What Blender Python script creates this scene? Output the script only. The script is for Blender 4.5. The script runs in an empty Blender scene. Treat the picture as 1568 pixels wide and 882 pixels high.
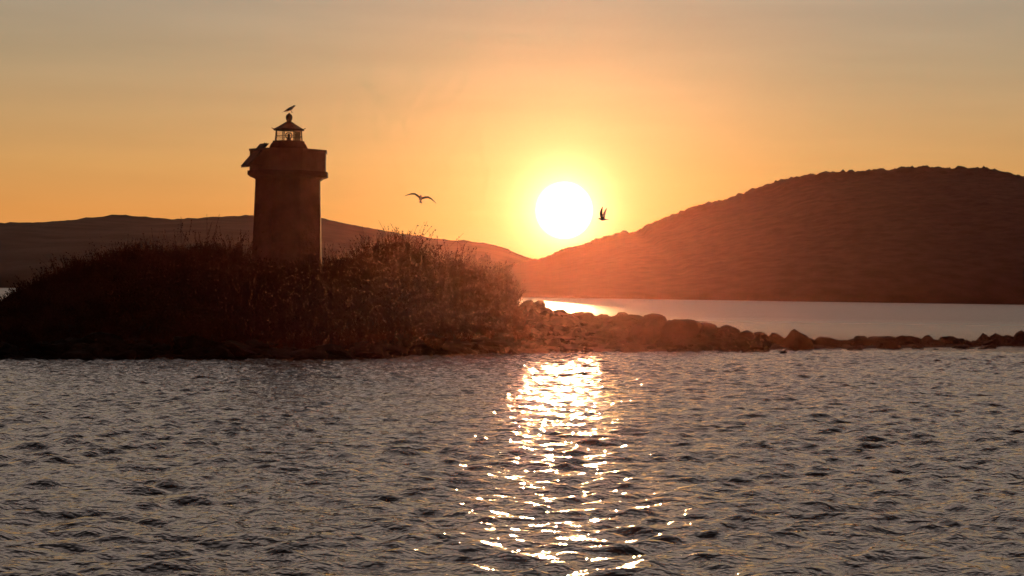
import bpy, math, random
import numpy as np
from mathutils import Matrix, Vector
random.seed(7); rng=np.random.default_rng(11)
scene=bpy.context.scene
scene.view_settings.view_transform='Standard'
scene.view_settings.look='None'
scene.view_settings.exposure=0
scene.view_settings.gamma=1

SUN_AZ=math.radians(1.53); SUN_EL=math.radians(2.33)
SUN=Vector((math.sin(SUN_AZ)*math.cos(SUN_EL),math.cos(SUN_AZ)*math.cos(SUN_EL),math.sin(SUN_EL)))

# ---------------------------------------------------------------- helpers
def N(nt,t,**kw):
    n=nt.nodes.new(t)
    for k,v in kw.items(): setattr(n,k,v)
    return n
def new_mat(name):
    m=bpy.data.materials.new(name); m.use_nodes=True
    nt=m.node_tree; b=nt.nodes['Principled BSDF']
    return m,nt,b
def ramp(nt,stops,interp='LINEAR'):
    r=N(nt,'ShaderNodeValToRGB'); r.color_ramp.interpolation=interp
    e=r.color_ramp.elements
    while len(e)<len(stops): e.new(0.5)
    for i,(p,c) in enumerate(stops):
        e[i].position=p; e[i].color=(c[0],c[1],c[2],1)
    return r
def mesh_np(name,verts,faces,mat=None,smooth=False,parent=None):
    verts=np.asarray(verts,dtype=np.float32); faces=np.asarray(faces,dtype=np.int32)
    me=bpy.data.meshes.new(name)
    me.vertices.add(len(verts)); me.vertices.foreach_set('co',verts.ravel())
    m,k=faces.shape
    me.loops.add(m*k); me.loops.foreach_set('vertex_index',faces.ravel())
    me.polygons.add(m)
    me.polygons.foreach_set('loop_start',np.arange(0,m*k,k,dtype=np.int32))
    me.polygons.foreach_set('loop_total',np.full(m,k,dtype=np.int32))
    me.polygons.foreach_set('use_smooth',np.full(m,smooth))
    me.update(calc_edges=True); me.validate()
    ob=bpy.data.objects.new(name,me); scene.collection.objects.link(ob)
    if mat: me.materials.append(mat)
    if parent: ob.parent=parent
    return ob
def mesh_py(name,verts,faces,mat=None,smooth=False,parent=None):
    me=bpy.data.meshes.new(name); me.from_pydata([tuple(v) for v in verts],[],faces); me.update()
    for p in me.polygons: p.use_smooth=smooth
    ob=bpy.data.objects.new(name,me); scene.collection.objects.link(ob)
    if mat: me.materials.append(mat)
    if parent: ob.parent=parent
    return ob
_tab=rng.random((512,512))
def vnoise(x,y):
    xi=np.floor(x).astype(int); yi=np.floor(y).astype(int); fx=x-xi; fy=y-yi
    fx=fx*fx*(3-2*fx); fy=fy*fy*(3-2*fy)
    a=_tab[xi%512,yi%512]; b=_tab[(xi+1)%512,yi%512]; c=_tab[xi%512,(yi+1)%512]; d=_tab[(xi+1)%512,(yi+1)%512]
    return (a*(1-fx)+b*fx)*(1-fy)+(c*(1-fx)+d*fx)*fy
def fbm(x,y,o=4):
    s=0;a=.5
    for i in range(o):
        s=s+a*(vnoise(x+17.3*i,y+9.1*i)-.5)*2; x=x*2.03;y=y*2.03;a*=.5
    return s
def sstep(a,b,x):
    t=np.clip((x-a)/(b-a),0,1); return t*t*(3-2*t)
def grid_faces(nx,ny):
    i=np.arange(nx-1)[None,:]; j=np.arange(ny-1)[:,None]
    a=j*nx+i
    return np.stack([a,a+1,a+1+nx,a+nx],-1).reshape(-1,4)

# ---------------------------------------------------------------- camera
cd=bpy.data.cameras.new('camera'); cam=bpy.data.objects.new('camera',cd); scene.collection.objects.link(cam)
cd.sensor_width=36; cd.lens=67.2; cd.clip_start=0.5; cd.clip_end=20000
cam.matrix_world=Matrix.Translation((0,0,3))@Matrix.Rotation(math.radians(89.98),4,'X')@Matrix.Rotation(math.radians(0.85),4,'Z')
scene.camera=cam

# ---------------------------------------------------------------- world
w=bpy.data.worlds.new('World'); scene.world=w; w.use_nodes=True
nt=w.node_tree; bg=nt.nodes['Background']
tc=N(nt,'ShaderNodeTexCoord'); nrm=N(nt,'ShaderNodeVectorMath',operation='NORMALIZE')
nt.links.new(tc.outputs['Generated'],nrm.inputs[0])
sep=N(nt,'ShaderNodeSeparateXYZ'); nt.links.new(nrm.outputs[0],sep.inputs[0])
def M(op,a,b=None,c=None,clamp=False):
    n=N(nt,'ShaderNodeMath',operation=op); n.use_clamp=clamp
    for i,v in enumerate((a,b,c)):
        if v is None: continue
        if isinstance(v,(int,float)): n.inputs[i].default_value=v
        else: nt.links.new(v,n.inputs[i])
    return n.outputs[0]
sq=M('SQRT',M('MAXIMUM',sep.outputs['Z'],0.0))
def q(z): return math.sqrt(z)
rp=ramp(nt,[(0,(.82,.32,.075)),(q(.036),(.77,.325,.082)),(q(.06),(.67,.345,.112)),(q(.085),(.57,.345,.15)),
            (q(.115),(.45,.33,.19)),(q(.145),(.39,.32,.225)),(q(.3),(.72,.56,.47)),(q(.6),(.50,.42,.39)),(1,(.2,.18,.19))])
nt.links.new(sq,rp.inputs[0])
dt=N(nt,'ShaderNodeVectorMath',operation='DOT_PRODUCT'); nt.links.new(nrm.outputs[0],dt.inputs[0]); dt.inputs[1].default_value=SUN
hf=M('MULTIPLY_ADD',dt.outputs['Value'],.5,.5); dy=M('MULTIPLY_ADD',M('POWER',hf,4.4),.945,.055)
base=N(nt,'ShaderNodeVectorMath',operation='SCALE'); nt.links.new(rp.outputs[0],base.inputs[0]); nt.links.new(dy,base.inputs['Scale'])
dist=N(nt,'ShaderNodeVectorMath',operation='DISTANCE'); nt.links.new(nrm.outputs[0],dist.inputs[0]); dist.inputs[1].default_value=SUN
th=dist.outputs['Value']
def glow(amp,width,col):
    e=M('EXPONENT',M('MULTIPLY',th,-1/width)); e=M('MULTIPLY',e,amp)
    v=N(nt,'ShaderNodeVectorMath',operation='SCALE'); v.inputs[0].default_value=col; nt.links.new(e,v.inputs['Scale']); return v.outputs[0]
def add(a,b):
    v=N(nt,'ShaderNodeVectorMath',operation='ADD'); nt.links.new(a,v.inputs[0]); nt.links.new(b,v.inputs[1]); return v.outputs[0]
col=add(base.outputs[0],glow(5,.0095,(1,.77,.38)))
col=add(col,glow(.90,.046,(1,.66,.20)))
disc=N(nt,'ShaderNodeMapRange',interpolation_type='SMOOTHSTEP'); nt.links.new(th,disc.inputs[0])
disc.inputs[1].default_value=.0155; disc.inputs[2].default_value=.0115; disc.inputs[3].default_value=0; disc.inputs[4].default_value=8
dv=N(nt,'ShaderNodeVectorMath',operation='SCALE'); dv.inputs[0].default_value=(1,.85,.6); nt.links.new(disc.outputs[0],dv.inputs['Scale'])
col=add(col,dv.outputs[0])
mp=N(nt,'ShaderNodeMapping'); mp.inputs['Scale'].default_value=(7,7,70); nt.links.new(nrm.outputs[0],mp.inputs[0])
nz=N(nt,'ShaderNodeTexNoise'); nz.inputs['Scale'].default_value=1.0; nz.inputs['Detail'].default_value=5; nt.links.new(mp.outputs[0],nz.inputs[0])
stk=M('MULTIPLY_ADD',nz.outputs[0],.20,.90)
fin=N(nt,'ShaderNodeVectorMath',operation='SCALE'); nt.links.new(col,fin.inputs[0]); nt.links.new(stk,fin.inputs['Scale'])
sky=N(nt,'ShaderNodeTexSky',sky_type='NISHITA'); sky.sun_disc=False; sky.sun_elevation=SUN_EL; sky.sun_rotation=SUN_AZ
sky.air_density=1.5; sky.dust_density=3
sks=N(nt,'ShaderNodeVectorMath',operation='SCALE'); nt.links.new(sky.outputs[0],sks.inputs[0]); sks.inputs['Scale'].default_value=.003
nt.links.new(add(fin.outputs[0],sks.outputs[0]),bg.inputs['Color']); bg.inputs['Strength'].default_value=1.0

# ---------------------------------------------------------------- sun
ld=bpy.data.lights.new('sun','SUN'); ld.energy=5.0; ld.angle=math.radians(.53); ld.color=(1,.52,.21)
lo=bpy.data.objects.new('sun',ld); scene.collection.objects.link(lo)
lo.rotation_mode='QUATERNION'; lo.rotation_quaternion=SUN.to_track_quat('Z','Y'); lo.location=(0,0,60)

# ---------------------------------------------------------------- materials
def noise_mat(name,c1,c2,scale,rough=.85,bump=.0,bscale=None,detail=6):
    m,nt,b=new_mat(name)
    t=N(nt,'ShaderNodeTexCoord'); n=N(nt,'ShaderNodeTexNoise'); n.inputs['Scale'].default_value=scale; n.inputs['Detail'].default_value=detail
    nt.links.new(t.outputs['Object'],n.inputs[0])
    r=ramp(nt,[(.36,c1),(.64,c2)]); nt.links.new(n.outputs[0],r.inputs[0]); nt.links.new(r.outputs[0],b.inputs['Base Color'])
    b.inputs['Roughness'].default_value=rough
    b.inputs['Specular IOR Level'].default_value=.08
    if bump:
        n2=N(nt,'ShaderNodeTexNoise'); n2.inputs['Scale'].default_value=bscale or scale*3; n2.inputs['Detail'].default_value=6
        nt.links.new(t.outputs['Object'],n2.inputs[0])
        bm=N(nt,'ShaderNodeBump'); bm.inputs['Distance'].default_value=bump; nt.links.new(n2.outputs[0],bm.inputs['Height']); nt.links.new(bm.outputs[0],b.inputs['Normal'])
    return m
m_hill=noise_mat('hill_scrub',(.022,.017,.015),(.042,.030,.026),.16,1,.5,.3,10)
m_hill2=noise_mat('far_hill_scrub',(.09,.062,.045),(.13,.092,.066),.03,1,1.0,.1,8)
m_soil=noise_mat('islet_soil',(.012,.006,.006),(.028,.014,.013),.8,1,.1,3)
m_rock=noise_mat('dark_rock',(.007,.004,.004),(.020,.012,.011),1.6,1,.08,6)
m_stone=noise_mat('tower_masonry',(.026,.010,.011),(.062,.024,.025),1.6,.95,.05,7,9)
m_paint=noise_mat('parapet_render',(.07,.038,.037),(.12,.070,.068),1.4,.9,.01,9)
m_metal=noise_mat('dark_ironwork',(.02,.014,.013),(.05,.03,.026),4,.7)
m_panel=noise_mat('solar_cell',(.012,.010,.014),(.025,.02,.026),3,.8)
m_gull=noise_mat('gull_feathers',(.14,.12,.11),(.32,.28,.26),6,.8)
m_gullw=noise_mat('gull_wing',(.05,.045,.045),(.14,.12,.12),5,.8)
m_glass,nt2,b2=new_mat('lantern_glass')
tr=N(nt2,'ShaderNodeBsdfTransparent'); gl=N(nt2,'ShaderNodeBsdfGlossy'); gl.inputs['Roughness'].default_value=.03
fr=N(nt2,'ShaderNodeFresnel'); fr.inputs[0].default_value=1.45; mx=N(nt2,'ShaderNodeMixShader')
tr.inputs[0].default_value=(.93,.91,.88,1)
nt2.links.new(fr.outputs[0],mx.inputs[0]); nt2.links.new(tr.outputs[0],mx.inputs[1]); nt2.links.new(gl.outputs[0],mx.inputs[2])
nt2.links.new(mx.outputs[0],nt2.nodes['Material Output'].inputs[0])

m_leaf,nt3,b3=new_mat('shrub_foliage')
g=N(nt3,'ShaderNodeNewGeometry'); n3=N(nt3,'ShaderNodeTexNoise'); n3.inputs['Scale'].default_value=.9; n3.inputs['Detail'].default_value=5
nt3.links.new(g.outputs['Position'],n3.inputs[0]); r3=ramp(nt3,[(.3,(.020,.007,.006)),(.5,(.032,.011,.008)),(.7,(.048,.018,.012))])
nt3.links.new(n3.outputs[0],r3.inputs[0])
df=N(nt3,'ShaderNodeBsdfDiffuse'); tl=N(nt3,'ShaderNodeBsdfTranslucent'); mxl=N(nt3,'ShaderNodeMixShader'); mxl.inputs[0].default_value=.12
nt3.links.new(r3.outputs[0],df.inputs[0]); nt3.links.new(r3.outputs[0],tl.inputs[0])
nt3.links.new(df.outputs[0],mxl.inputs[1]); nt3.links.new(tl.outputs[0],mxl.inputs[2]); nt3.links.new(mxl.outputs[0],nt3.nodes['Material Output'].inputs[0])

# sea material
m_sea,ns,bs=new_mat('sea_water')
bs.inputs['Base Color'].default_value=(.036,.017,.016,1); bs.inputs['IOR'].default_value=1.38
g=N(ns,'ShaderNodeNewGeometry')
def snoise(scale,sx,sy,detail,rot=0):
    mp=N(ns,'ShaderNodeMapping'); mp.inputs['Scale'].default_value=(sx,sy,1); mp.inputs['Rotation'].default_value=(0,0,rot)
    ns.links.new(g.outputs['Position'],mp.inputs[0])
    n=N(ns,'ShaderNodeTexNoise'); n.inputs['Scale'].default_value=scale; n.inputs['Detail'].default_value=detail; n.inputs['Roughness'].default_value=.55
    ns.links.new(mp.outputs[0],n.inputs[0]); return n.outputs[0]
fine=snoise(5.6,.85,1.0,2,.12)
mid=snoise(.9,.5,1.0,3,-.1)
sp=N(ns,'ShaderNodeSeparateXYZ'); ns.links.new(g.outputs['Position'],sp.inputs[0])
def mrange(a,b,c,d):
    mr=N(ns,'ShaderNodeMapRange'); ns.links.new(sp.outputs['Y'],mr.inputs[0])
    for i,v in enumerate((a,b,c,d)): mr.inputs[i+1].default_value=v
    return mr.outputs[0]
mm=N(ns,'ShaderNodeMath',operation='MULTIPLY'); ns.links.new(mid,mm.inputs[0]); ns.links.new(mrange(90,112,0,.42),mm.inputs[1])
fm=N(ns,'ShaderNodeMath',operation='MULTIPLY_ADD'); ns.links.new(fine,fm.inputs[0]); fm.inputs[1].default_value=.068; ns.links.new(mm.outputs[0],fm.inputs[2])
bm=N(ns,'ShaderNodeBump'); bm.inputs['Distance'].default_value=1.0; bm.inputs['Strength'].default_value=1; ns.links.new(fm.outputs[0],bm.inputs['Height']); ns.links.new(bm.outputs[0],bs.inputs['Normal'])
ns.links.new(mrange(80,220,.06,.34),bs.inputs['Roughness'])

# ---------------------------------------------------------------- sea
def axis(lo,hi,step,far_lo,far_hi,gr=1.16):
    a=list(np.arange(lo,hi,step)); s=step; p=a[-1]
    while p<far_hi: s*=gr; p+=s; a.append(p)
    s=step; p=a[0]; b=[]
    while p>far_lo: s*=gr; p-=s; b.append(p)
    return np.array(b[::-1]+a)
xs=axis(-30,30,.085,-5000,5000); ys=axis(14,96,.085,-400,9000)
X,Y=np.meshgrid(xs,ys)
Z=np.zeros_like(X); nW=110
lam=np.exp(rng.normal(math.log(.52),.5,nW)); lam=np.clip(lam,.27,2.8)
ang=rng.normal(math.radians(-98),math.radians(40),nW); ph=rng.random(nW)*6.283
mask=sstep(35,30,np.abs(X))*sstep(9,13,Y)*sstep(106,96,Y)
iy=(ys>8)&(ys<107); ix=(np.abs(xs)<36)
sub=np.ix_(iy,ix); Xs,Ys=X[sub],Y[sub]; Zs=np.zeros_like(Xs)
wx=Xs+.5*fbm(Xs*.35,Ys*.35,2); wy=Ys+.4*fbm(Xs*.35+50,Ys*.35,2)
sl=.20*math.sqrt(2/nW)
for i in range(nW):
    k=6.283/lam[i]; p=k*(wx*math.cos(ang[i])+wy*math.sin(ang[i]))+ph[i]
    c=np.sin(p); Zs+=sl/k*(c+.25*np.cos(2*p) if lam[i]>.8 else c)
Zs*=(.8+.6*(fbm(Xs*.1,Ys*.06,3)+.4))
Zs+=1.25*np.clip(Zs,0,1)**2
Z[sub]=Zs; Z*=mask
mesh_np('sea',np.stack([X,Y,Z],-1).reshape(-1,3),grid_faces(len(xs),len(ys)),m_sea,True)

# ---------------------------------------------------------------- hills
F=2926.0
def survey(tab):   # (bearing,elevation) readings in units of 1/2926 rad, levelled
    t=np.array(tab,float); u=t[:,0]-784; v=440-t[:,1]; return u-v*.0148, v+u*.0148
def hill(name,tab,yr,ysh,back,mat,step,rough,exp=.62,seed=0):
    u,v=survey(tab); hx=u/F*yr; hz=3+v/F*yr
    xs=np.arange(hx[0],hx[-1],step); ys=np.concatenate([np.arange(ysh-25,yr+30,step*1.3),np.linspace(yr+32,yr+back,25)])
    X,Y=np.meshgrid(xs,ys)
    R=np.interp(X,hx,hz)
    sh=ysh+10*fbm(X*.02+seed,Y*0,3)
    t=(Y-sh)/(yr-sh)
    prof=np.where(t<1,np.clip(t,0,1)**exp,1-sstep(0,1,(Y-yr)/back)*1.1)
    n=fbm(X*.012+seed,Y*.012,4); n2=fbm(X*.09+seed,Y*.09,4); n3=np.abs(fbm(X*.3+seed,Y*.3,3))
    Zt=R*prof
    Zt=Zt*(1+ .05*n*np.sin(np.clip(t,0,1)*math.pi))
    veg=rough*(n2*1.0+n3*2.4)*np.clip(t*4,0,1)*sstep(4,20,R)*(.35+.65*sstep(.8,.97,t))
    Zt=Zt+veg+np.where(t<0,-2-20*(-t),.3)
    return mesh_np(name,np.stack([X,Y,Zt],-1).reshape(-1,3),grid_faces(len(xs),len(ys)),mat,True)
hill('hill',[(560,452),(640,440),(700,427),(760,413),(800,406),(830,400),(870,386),(900,377),(940,363),(978,360),(986,351),(1010,344),(1060,323),(1110,308),(1160,293),(1190,281),(1215,275),(1260,269),(1290,266),(1350,264),(1373,264),(1385,259),(1450,260),(1510,262),(1540,269),(1568,276),(1700,304),(1900,350),(2300,430)],850,585,320,m_hill,1.5,1.35,.7,3)
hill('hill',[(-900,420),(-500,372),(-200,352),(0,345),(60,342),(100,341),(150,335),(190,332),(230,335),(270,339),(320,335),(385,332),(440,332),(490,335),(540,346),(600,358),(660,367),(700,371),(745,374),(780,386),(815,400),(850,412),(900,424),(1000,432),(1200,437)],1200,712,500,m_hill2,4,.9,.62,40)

# ---------------------------------------------------------------- islet
TX=[-60,-45,-30,-21.4,-20.3,-18.8,-17,-14,-11.9,-10,-8.6,-6.6,-5.4,-2.5,-1,-.1,.5,1,2.2,4,6,7.5,9.1,9.8,11.3,12.2,14.1,18.7,30.5,42,55]
TZ=[-.5,1.2,2.0,2.4,3.1,4.0,4.8,5.35,4.85,4.5,4.5,5.2,5.4,4.75,4.3,3.4,2.4,2.1,1.35,1.15,1.02,1.2,1.25,.85,.85,.6,.3,.10,.03,-.1,-.5]
SHx=[-60,-22,-20,-18,-3,-1,.3,1.2,60]; SHz=[.1,.3,1.0,1.7,1.8,1.5,1.0,0,0]
YF=([-60,-21,-6,-4.6,1.5,9,30,60],[70,72,77,82.5,88,94,112,140])
YC=([-60,-21,-14,0,1,2.2,6,7.5,9,14,19,30,60],[78,80,86,92,118,134,130,112,97.5,102,106,114.5,143])
YB=([-60,-21,0,1,2.2,6,7.5,9,30,60],[88,92,100,124,139,134,116,101.5,116.5,145])
def silh(x): return np.interp(x,TX,TZ)
def ground(x,y):
    yf=np.interp(x,*YF)+.5*fbm(x*.35,x*0+3,3); yc=np.interp(x,*YC); yb=np.interp(x,*YB)
    h=silh(x)-np.interp(x,SHx,SHz)
    t=(y-yf)/(yc-yf); s=(yb-y)/(yb-yc)
    p=np.where(y<yc,np.sign(t)*np.abs(t)**.8,np.sign(s)*np.abs(s)**.6)
    p=np.clip(p,-1,1)
    z=h*p+ .16*fbm(x*.9,y*.9,4)*np.clip(h,.2,1)+.03
    return np.where(p<0,np.minimum(z,-.15+p),z)
gx=np.arange(-60,58,.2); gy=np.arange(66,150,.25)
X,Y=np.meshgrid(gx,gy); Zg=ground(X,Y); Zg=np.maximum(Zg,-2)
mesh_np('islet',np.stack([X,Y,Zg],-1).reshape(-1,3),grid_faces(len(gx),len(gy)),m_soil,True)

# ---------------------------------------------------------------- rocks
import bmesh
bmm=bmesh.new(); bmesh.ops.create_icosphere(bmm,subdivisions=3,radius=1)
iv=np.array([v.co[:] for v in bmm.verts]); ifc=np.array([[v.index for v in f.verts] for f in bmm.faces]); bmm.free()
RV=[];RF=[];off=0
def rock(x,y,z,sx,sy,sz):
    global off
    d=rng.normal(size=(11,3)); d/=np.linalg.norm(d,axis=1)[:,None]
    v=iv.copy()
    for k in range(11):
        h=rng.uniform(.4,.8); dd=v@d[k]; over=np.clip(dd-h,0,None); v-=over[:,None]*d[k]*.97
    s=rng.random()*50
    v*=(1+.25*fbm(v[:,0]*2.6+s,v[:,1]*2.6+v[:,2]*2.1+s,4))[:,None]
    a=rng.random()*6.28; c,sn=math.cos(a),math.sin(a)
    v=v@np.array([[c,sn,0],[-sn,c,0],[0,0,1]])
    v=v*np.array([sx,sy,sz])*1.3+np.array([x,y,z])
    RV.append(v);RF.append(ifc+off);off+=len(v)
for i in range(620):      # shoreline of the islet
    x=rng.uniform(-34,2); yf=float(np.interp(x,*YF)); s=rng.gamma(2.2,.08)+.08
    y=yf+rng.uniform(-.5,.9); z=float(ground(np.array([x]),np.array([y]))[0])
    rock(x,y,max(z,-.1)+s*.05,s*rng.uniform(1,1.7),s,s*rng.uniform(.5,.8))
for i in range(60):      # left point
    x=rng.uniform(-30,-20.5); y=float(np.interp(x,*YC))+rng.uniform(-2,1); s=rng.uniform(.12,.3)
    rock(x,y,float(ground(np.array([x]),np.array([y]))[0]),s*1.3,s,s*.7)
for i in range(1100):      # rock shelf and spit
    x=rng.uniform(.2,13); f=rng.random(); yf=float(np.interp(x,*YF)); yc=float(np.interp(x,*YC))
    y=yf+(yc-yf)*(f*1.1-.02 if x<8 else f*1.25-.1); z=float(ground(np.array([x]),np.array([y]))[0]); s=rng.gamma(2.2,.065)+.08
    if x<7.5: s*=.8+.5*f
    top=float(silh(x)); zz=min(max(z,0),top-s*.3)
    rock(x,y,zz,s*rng.uniform(1,1.6),s,s*rng.uniform(.6,1.0))
for i in range(640):      # low reef running right
    x=12+38*rng.random()**.9; yc=float(np.interp(x,*YC)); s=rng.gamma(1.6,.10)+.07
    y=yc+rng.normal()*1.3
    rock(x,y,rng.uniform(-.12,.12),s*rng.uniform(1.0,1.8),s,s*rng.uniform(.6,1.0))
for i in range(46):       # outlying stones in the shallows before the reef
    x=rng.uniform(7,34); y=float(np.interp(x,*YF))-rng.uniform(.5,4.5) if x<14 else float(np.interp(x,*YC))-rng.uniform(2,7); s=rng.gamma(2,.06)+.08
    rock(x,y,-.02,s*rng.uniform(1,2),s,s*rng.uniform(.4,.8))
for (x,y,z,a,b,c) in [(8.6,96,.6,.9,.8,.75),(7.6,96,.55,.8,.7,.75),(9.3,96.4,.5,.5,.6,.85),(6.9,96,.5,.8,.7,.65),(11.2,98,.5,.45,.5,.6),(11.9,98.6,.4,.6,.5,.45),
                      (13.5,101,.25,.8,.5,.42),(16.9,104,.2,.5,.5,.38),(19.3,106,.15,.7,.6,.35),(22.5,109,.15,.8,.6,.36),(25.5,111,.2,.6,.5,.40),(28.8,113,.2,.8,.6,.42),(30.2,113.5,.3,.7,.6,.5),
                      (10.3,93.3,.0,.35,.3,.2),(10.9,93,.0,.3,.3,.2),(13.2,92.5,.0,.28,.3,.15),(7.6,93.2,0,.3,.3,.15),(27,108,0,.3,.3,.2)]:
    rock(x,y,z,a,b,c)
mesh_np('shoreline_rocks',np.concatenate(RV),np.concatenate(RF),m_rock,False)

# ---------------------------------------------------------------- shrubs (one mass)
LV=[];LF=[];lo_=0
def quads(P,D,S,wd):
    global lo_
    v=np.stack([P-D,P-D*.1+S,P+D,P-D*.1-S],1).reshape(-1,3); n=len(P)
    LV.append(v); LF.append(np.arange(n*4).reshape(n,4)+lo_); lo_+=n*4
def unit(a): return a/np.maximum(np.linalg.norm(a,axis=1),1e-6)[:,None]
def plants(px,py,h,ns,nl,lean=.38,leafsize=.05,startfrac=.25,sw=.012):
    global lo_
    n=len(px); pz=ground(px,py)
    base=np.repeat(np.stack([px,py,pz],1),ns,0); H=np.repeat(h,ns)*rng.uniform(.55,1.05,n*ns)
    base[:,:2]+=rng.normal(size=(n*ns,2))*.13
    dr=np.stack([rng.normal(size=n*ns)*lean,rng.normal(size=n*ns)*lean,np.ones(n*ns)],1)
    bend=rng.normal(size=(n*ns,3))*np.array([.16,.16,0])
    def pt(t): return base+dr*(H*t)[:,None]+bend*(H*t*t)[:,None]
    for t0,t1 in ((0,.35),(.35,.7),(.7,1.)):
        a,b=pt(t0),pt(t1); d=(b-a)/2; wd=sw*(1.4-t0)
        s=unit(np.cross(d,rng.normal(size=d.shape)))*wd
        n_=len(a); v=np.stack([a-s,a+s,b+s*.6,b-s*.6],1).reshape(-1,3)
        LV.append(v); LF.append(np.arange(n_*4).reshape(n_,4)+lo_); lo_+=n_*4
    for j in range(nl):
        t=rng.uniform(startfrac,1.0,n*ns)
        p=base+dr*(H*t)[:,None]+bend*(H*t*t)[:,None]+rng.normal(size=(n*ns,3))*.07*(1.1-t)[:,None]
        d=unit(rng.normal(size=p.shape)+np.array([0,0,.5])); s=unit(np.cross(d,rng.normal(size=p.shape)))
        L=leafsize*rng.uniform(.6,1.4,n*ns)
        quads(p,d*L[:,None],s*(L*.42)[:,None],0)
def scatter(n,x0,x1,f0,f1):
    x=rng.uniform(x0,x1,n); yf=np.interp(x,*YF); yc=np.minimum(np.interp(x,*YC),93); f=rng.uniform(f0,f1,n)
    return x,yf+(yc-yf)*f,f
x,y,f=scatter(2700,-21,.6,.06,1.2)
cl=.8+.7*fbm(x*.4,y*.4,3)
h=np.interp(x,SHx,SHz)*cl*np.where(f<.5,.6,.9)*np.clip(.35+f*3,0,1)
keep=~((np.abs(x+10.4)<1.9)&(y>86.0)&(y<90.5))
plants(x[keep],y[keep],np.maximum(h[keep],.3),7,10,.38,.055)
x,y,f=scatter(560,-20.5,.4,.85,1.08); h=np.interp(x,SHx,SHz)*np.clip(.85+1.3*fbm(x*.55,y*.1,3),.35,1.4)
keep=~((np.abs(x+10.4)<1.9)&(y>86.0)&(y<90.5))
plants(x[keep],y[keep],h[keep],9,14,.26,.05,.3)
x=rng.uniform(-13.0,-7.6,110); y=rng.uniform(84.6,86.0,110); zg=ground(x,y)
tgt=3.9+.35*fbm(x*.8,y*.5,3)+.25*np.abs(x+10.4)/2.5
plants(x,y,np.clip(tgt-zg,.4,2.2),9,14,.22,.055,.2)
x,y,f=scatter(130,-20,.2,.9,1.05); keep=~((np.abs(x+10.4)<1.7))
h=np.interp(x,SHx,SHz)*rng.uniform(.95,1.45,len(x))
plants(x[keep],y[keep],h[keep],3,16,.15,.045,.4,.014)
x,y,f=scatter(1300,-33,.8,.03,1.0); plants(x,y,rng.uniform(.2,.5,1300),5,4,.5,.045)
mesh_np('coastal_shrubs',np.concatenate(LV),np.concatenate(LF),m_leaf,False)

# ---------------------------------------------------------------- lighthouse
LX,LY=-10.4,88.2
lh=bpy.data.objects.new('lighthouse',None); scene.collection.objects.link(lh); lh.location=(LX,LY,0)
lh.rotation_euler=(0,0,math.radians(4))
def lathe(name,prof,n,mat,rot=0,cap=True,smooth=False,parent=lh,loc=(0,0,0)):
    k=1/math.cos(math.pi/n) if n<=8 else 1
    V=[];Fc=[]
    for r,z in prof:
        for i in range(n):
            a=rot+2*math.pi*(i+.5)/n; V.append((loc[0]+r*k*math.cos(a),loc[1]+r*k*math.sin(a),loc[2]+z))
    for j in range(len(prof)-1):
        for i in range(n): Fc.append((j*n+i,j*n+(i+1)%n,(j+1)*n+(i+1)%n,(j+1)*n+i))
    if cap: Fc.append(tuple(range(n))[::-1]); Fc.append(tuple((len(prof)-1)*n+i for i in range(n)))
    return mesh_py(name,V,Fc,mat,smooth,parent)
def box(name,c,s,mat,parent=lh,rot=None):
    V=[Vector((sx*s[0]/2,sy*s[1]/2,sz*s[2]/2)) for sx in(-1,1) for sy in(-1,1) for sz in(-1,1)]
    if rot: V=[rot@v for v in V]
    V=[v+Vector(c) for v in V]
    return mesh_py(name,V,[(0,1,3,2),(4,6,7,5),(0,4,5,1),(2,3,7,6),(0,2,6,4),(1,5,7,3)],mat,False,parent)
def rod(name,a,b,r,mat,parent=lh,n=6):
    a=Vector(a);b=Vector(b);d=(b-a).normalized(); s=d.orthogonal().normalized(); t=d.cross(s)
    V=[p+ (s*math.cos(6.2832*i/n)+t*math.sin(6.2832*i/n))*r for p in(a,b) for i in range(n)]
    return mesh_py(name,V,[(i,(i+1)%n,n+(i+1)%n,n+i) for i in range(n)]+[tuple(range(n))[::-1],tuple(range(n,2*n))],mat,False,parent)
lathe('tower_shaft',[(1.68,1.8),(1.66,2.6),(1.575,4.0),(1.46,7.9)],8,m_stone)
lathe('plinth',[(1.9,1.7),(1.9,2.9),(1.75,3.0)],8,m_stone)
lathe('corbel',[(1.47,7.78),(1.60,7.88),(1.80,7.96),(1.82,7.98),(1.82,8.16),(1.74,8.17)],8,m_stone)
lathe('parapet',[(1.73,8.172),(1.73,9.06),(1.77,9.07),(1.77,9.16),(1.50,9.16),(1.50,9.07),(1.54,9.06),(1.54,8.30),(.3,8.30)],8,m_paint,cap=False)
lathe('lantern_base',[(.86,8.303),(.86,9.3),(.80,9.42),(.72,9.52),(.72,9.58)],8,m_stone)
for i in range(8):
    a=2*math.pi*(i+.5)/8; c,s=math.cos(a),math.sin(a)
    rod('mullion_%d'%(i+1),(c*.66,s*.66,9.583),(c*.62,s*.62,10.08),.022,m_metal)
lathe('lantern_glass',[(.56,9.60),(.54,10.07)],8,m_glass,cap=False)
lathe('lantern_midrail',[(.60,9.80),(.60,9.82),(.575,9.82),(.575,9.80)],8,m_metal,cap=False)
lathe('lamp_pedestal',[(.16,9.583),(.10,9.66),(.10,9.70)],12,m_metal)
lathe('lamp_lens',[(.10,9.703),(.17,9.78),(.17,9.93),(.08,10.0)],16,m_glass,smooth=True)
lathe('lamp_core',[(.06,9.704),(.06,9.93)],10,m_metal)
lathe('lantern_roof',[(.60,10.08),(.70,10.09),(.70,10.12),(.50,10.24),(.28,10.38),(.16,10.47)],8,m_metal)
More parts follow.
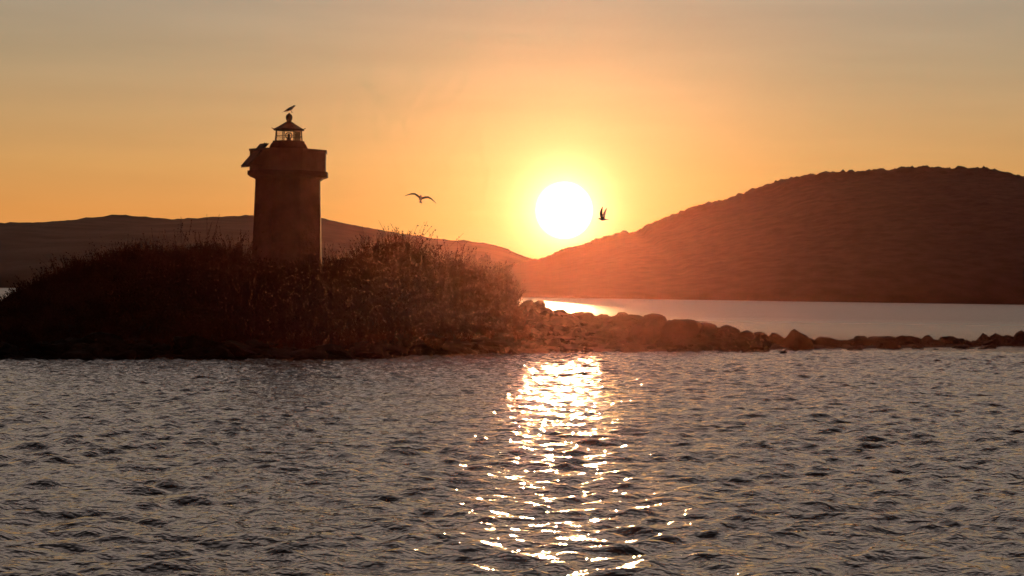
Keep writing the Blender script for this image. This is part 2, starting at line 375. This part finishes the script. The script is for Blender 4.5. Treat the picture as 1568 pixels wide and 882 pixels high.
lathe('ventilator',[(.12,10.472),(.12,10.55),(.15,10.6),(.16,10.70),(.13,10.80),(.05,10.86),(.02,10.90)],14,m_metal,smooth=True)
for sx in (-1,1):
    rod('roof_bracket_%s'%('a' if sx<0 else 'b'),(sx*.62,-.3,10.1),(sx*.78,-.3,10.17),.018,m_metal)
box('window_surround',(0,-1.545,5.4),(.70,.10,1.1),m_stone)
box('window_shutter',(0,-1.590,5.4),(.54,.03,.94),m_stone)
box('window_sill',(0,-1.61,4.80),(.80,.16,.08),m_stone)
R=Matrix.Rotation(math.radians(30),3,'Z')@Matrix.Rotation(math.radians(-48),3,'Y')
box('solar_panel',(-1.50,-1.10,8.86),(1.42,.72,.05),m_panel,rot=R)
off3=R@Vector((0,0,-.045))
box('solar_panel_frame',Vector((-1.50,-1.10,8.86))+off3,(1.48,.78,.03),m_metal,rot=R)
rod('panel_strut_1',(-1.85,-1.0,8.45),(-1.45,-.7,8.25),.03,m_metal)
rod('panel_strut_2',(-1.75,-1.5,8.45),(-1.05,-1.3,8.35),.03,m_metal)
rod('panel_post',(-1.05,-1.0,9.1),(-1.05,-.9,9.42),.035,m_metal)

# ---------------------------------------------------------------- gulls
def gull(loc,heading,wings,bank=0,scale=1.0,perched=False,pitch=0):
    e=bpy.data.objects.new('seagull',None); scene.collection.objects.link(e)
    e.location=loc; e.rotation_euler=(math.radians(bank),math.radians(pitch),math.radians(heading)); e.scale=(scale,)*3
    prof=[(-.27,.012,.05,.0),(-.20,.03,.012,.0),(-.12,.05,.045,0),(-.02,.07,.07,0),(.07,.065,.068,.005),(.13,.045,.05,.02),(.165,.04,.042,.035),(.20,.036,.036,.04),(.225,.018,.02,.036),(.25,.008,.010,.03),(.275,.003,.003,.024)]
    n=12;V=[];Fc=[]
    for x,rz,ry,z in prof:
        for i in range(n):
            a=6.2832*i/n; V.append((x,ry*math.cos(a),z+rz*math.sin(a)))
    for j in range(len(prof)-1):
        for i in range(n): Fc.append((j*n+i,(j+1)*n+i,(j+1)*n+(i+1)%n,j*n+(i+1)%n))
    Fc.append(tuple(range(n))); Fc.append(tuple((len(prof)-1)*n+i for i in range(n))[::-1])
    mesh_py('body',V,Fc,m_gull,True,e)
    mesh_py('tail',[(-.2,-.03,.0),(-.2,.03,.0),(-.36,.07,0),(-.37,0,-.005),(-.36,-.07,0),(-.2,0,.02),(-.36,0,.008)],[(0,3,4),(0,1,2,3),(0,4,6,5),(1,5,6,2),(2,6,3),(3,6,4)],m_gull,False,e)
    for side,st in zip((-1,1),wings):
        V=[];Fc=[]
        for (y,z,xl,ch) in st:
            th=.03*ch/.16+.003
            V+= [(xl,side*y,z),(xl-ch*.35,side*y,z+th),(xl-ch,side*y,z-.004),(xl-ch*.35,side*y,z-.008)]
        for j in range(len(st)-1):
            for i in range(4):
                a=j*4+i;b=j*4+(i+1)%4
                Fc.append((a,b,b+4,a+4) if side>0 else (a,a+4,b+4,b))
        Fc.append((0,1,2,3)); m=(len(st)-1)*4; Fc.append((m,m+3,m+2,m+1))
        mesh_py('wing_left' if side>0 else 'wing_right',V,Fc,m_gullw,False,e)
    if perched:
        for s in(-1,1):
            rod('leg_%s'%('a' if s<0 else 'b'),(-.0,s*.025,-.05),(.01,s*.03,-.17),.006,m_metal,e)
            mesh_py('foot_%s'%('a' if s<0 else 'b'),[(-.01,s*.03,-.17),(.06,s*.03-.03,-.172),(.06,s*.03+.03,-.172),(.0,s*.03,-.16)],[(0,1,2),(0,3,1),(0,2,3),(1,3,2)],m_metal,False,e)
    return e
glide=[(.03,.03,.08,.18),(.16,.09,.12,.18),(.28,.12,.14,.16),(.42,.10,.09,.12),(.56,.05,-.0,.07),(.66,.0,-.08,.02)]
up=[(.03,.03,.08,.17),(.10,.14,.10,.19),(.16,.27,.11,.17),(.20,.42,.06,.13),(.22,.56,-.02,.07),(.23,.63,-.07,.02)]
fold=[(.045,.03,.09,.13),(.062,.02,.07,.17),(.06,-.01,.0,.2),(.035,.0,-.14,.16)]
D=97.0
gull(((644-786)/F*D,D,3+(135.5-2)/F*D),95,(glide,glide),bank=14,scale=1.25,pitch=-30)
gull(((923-786)/F*D,D,3+(108-2)/F*D),150,(up,up),bank=6,scale=1.0)
gull((LX+.04,LY,11.08),15,(fold,fold),perched=True,scale=1.15,pitch=-26)

# ---------------------------------------------------------------- thin scattering volume, added to imitate the red lens glare around the sun
mh=bpy.data.materials.new('glare_scatter'); mh.use_nodes=True; nh=mh.node_tree; nh.nodes.clear()
o=N(nh,'ShaderNodeOutputMaterial'); vs=N(nh,'ShaderNodeVolumeScatter'); vs.inputs['Density'].default_value=4.5e-5; vs.inputs['Anisotropy'].default_value=.93
vs.inputs['Color'].default_value=(1,.42,.36,1)
nh.links.new(vs.outputs[0],o.inputs['Volume'])
V=[(x,y,z) for x in(-300,300) for y in(-10,140) for z in(-8,60)]
mesh_py('glare_haze',V,[(0,1,3,2),(4,6,7,5),(0,4,5,1),(2,3,7,6),(0,2,6,4),(1,5,7,3)],mh)
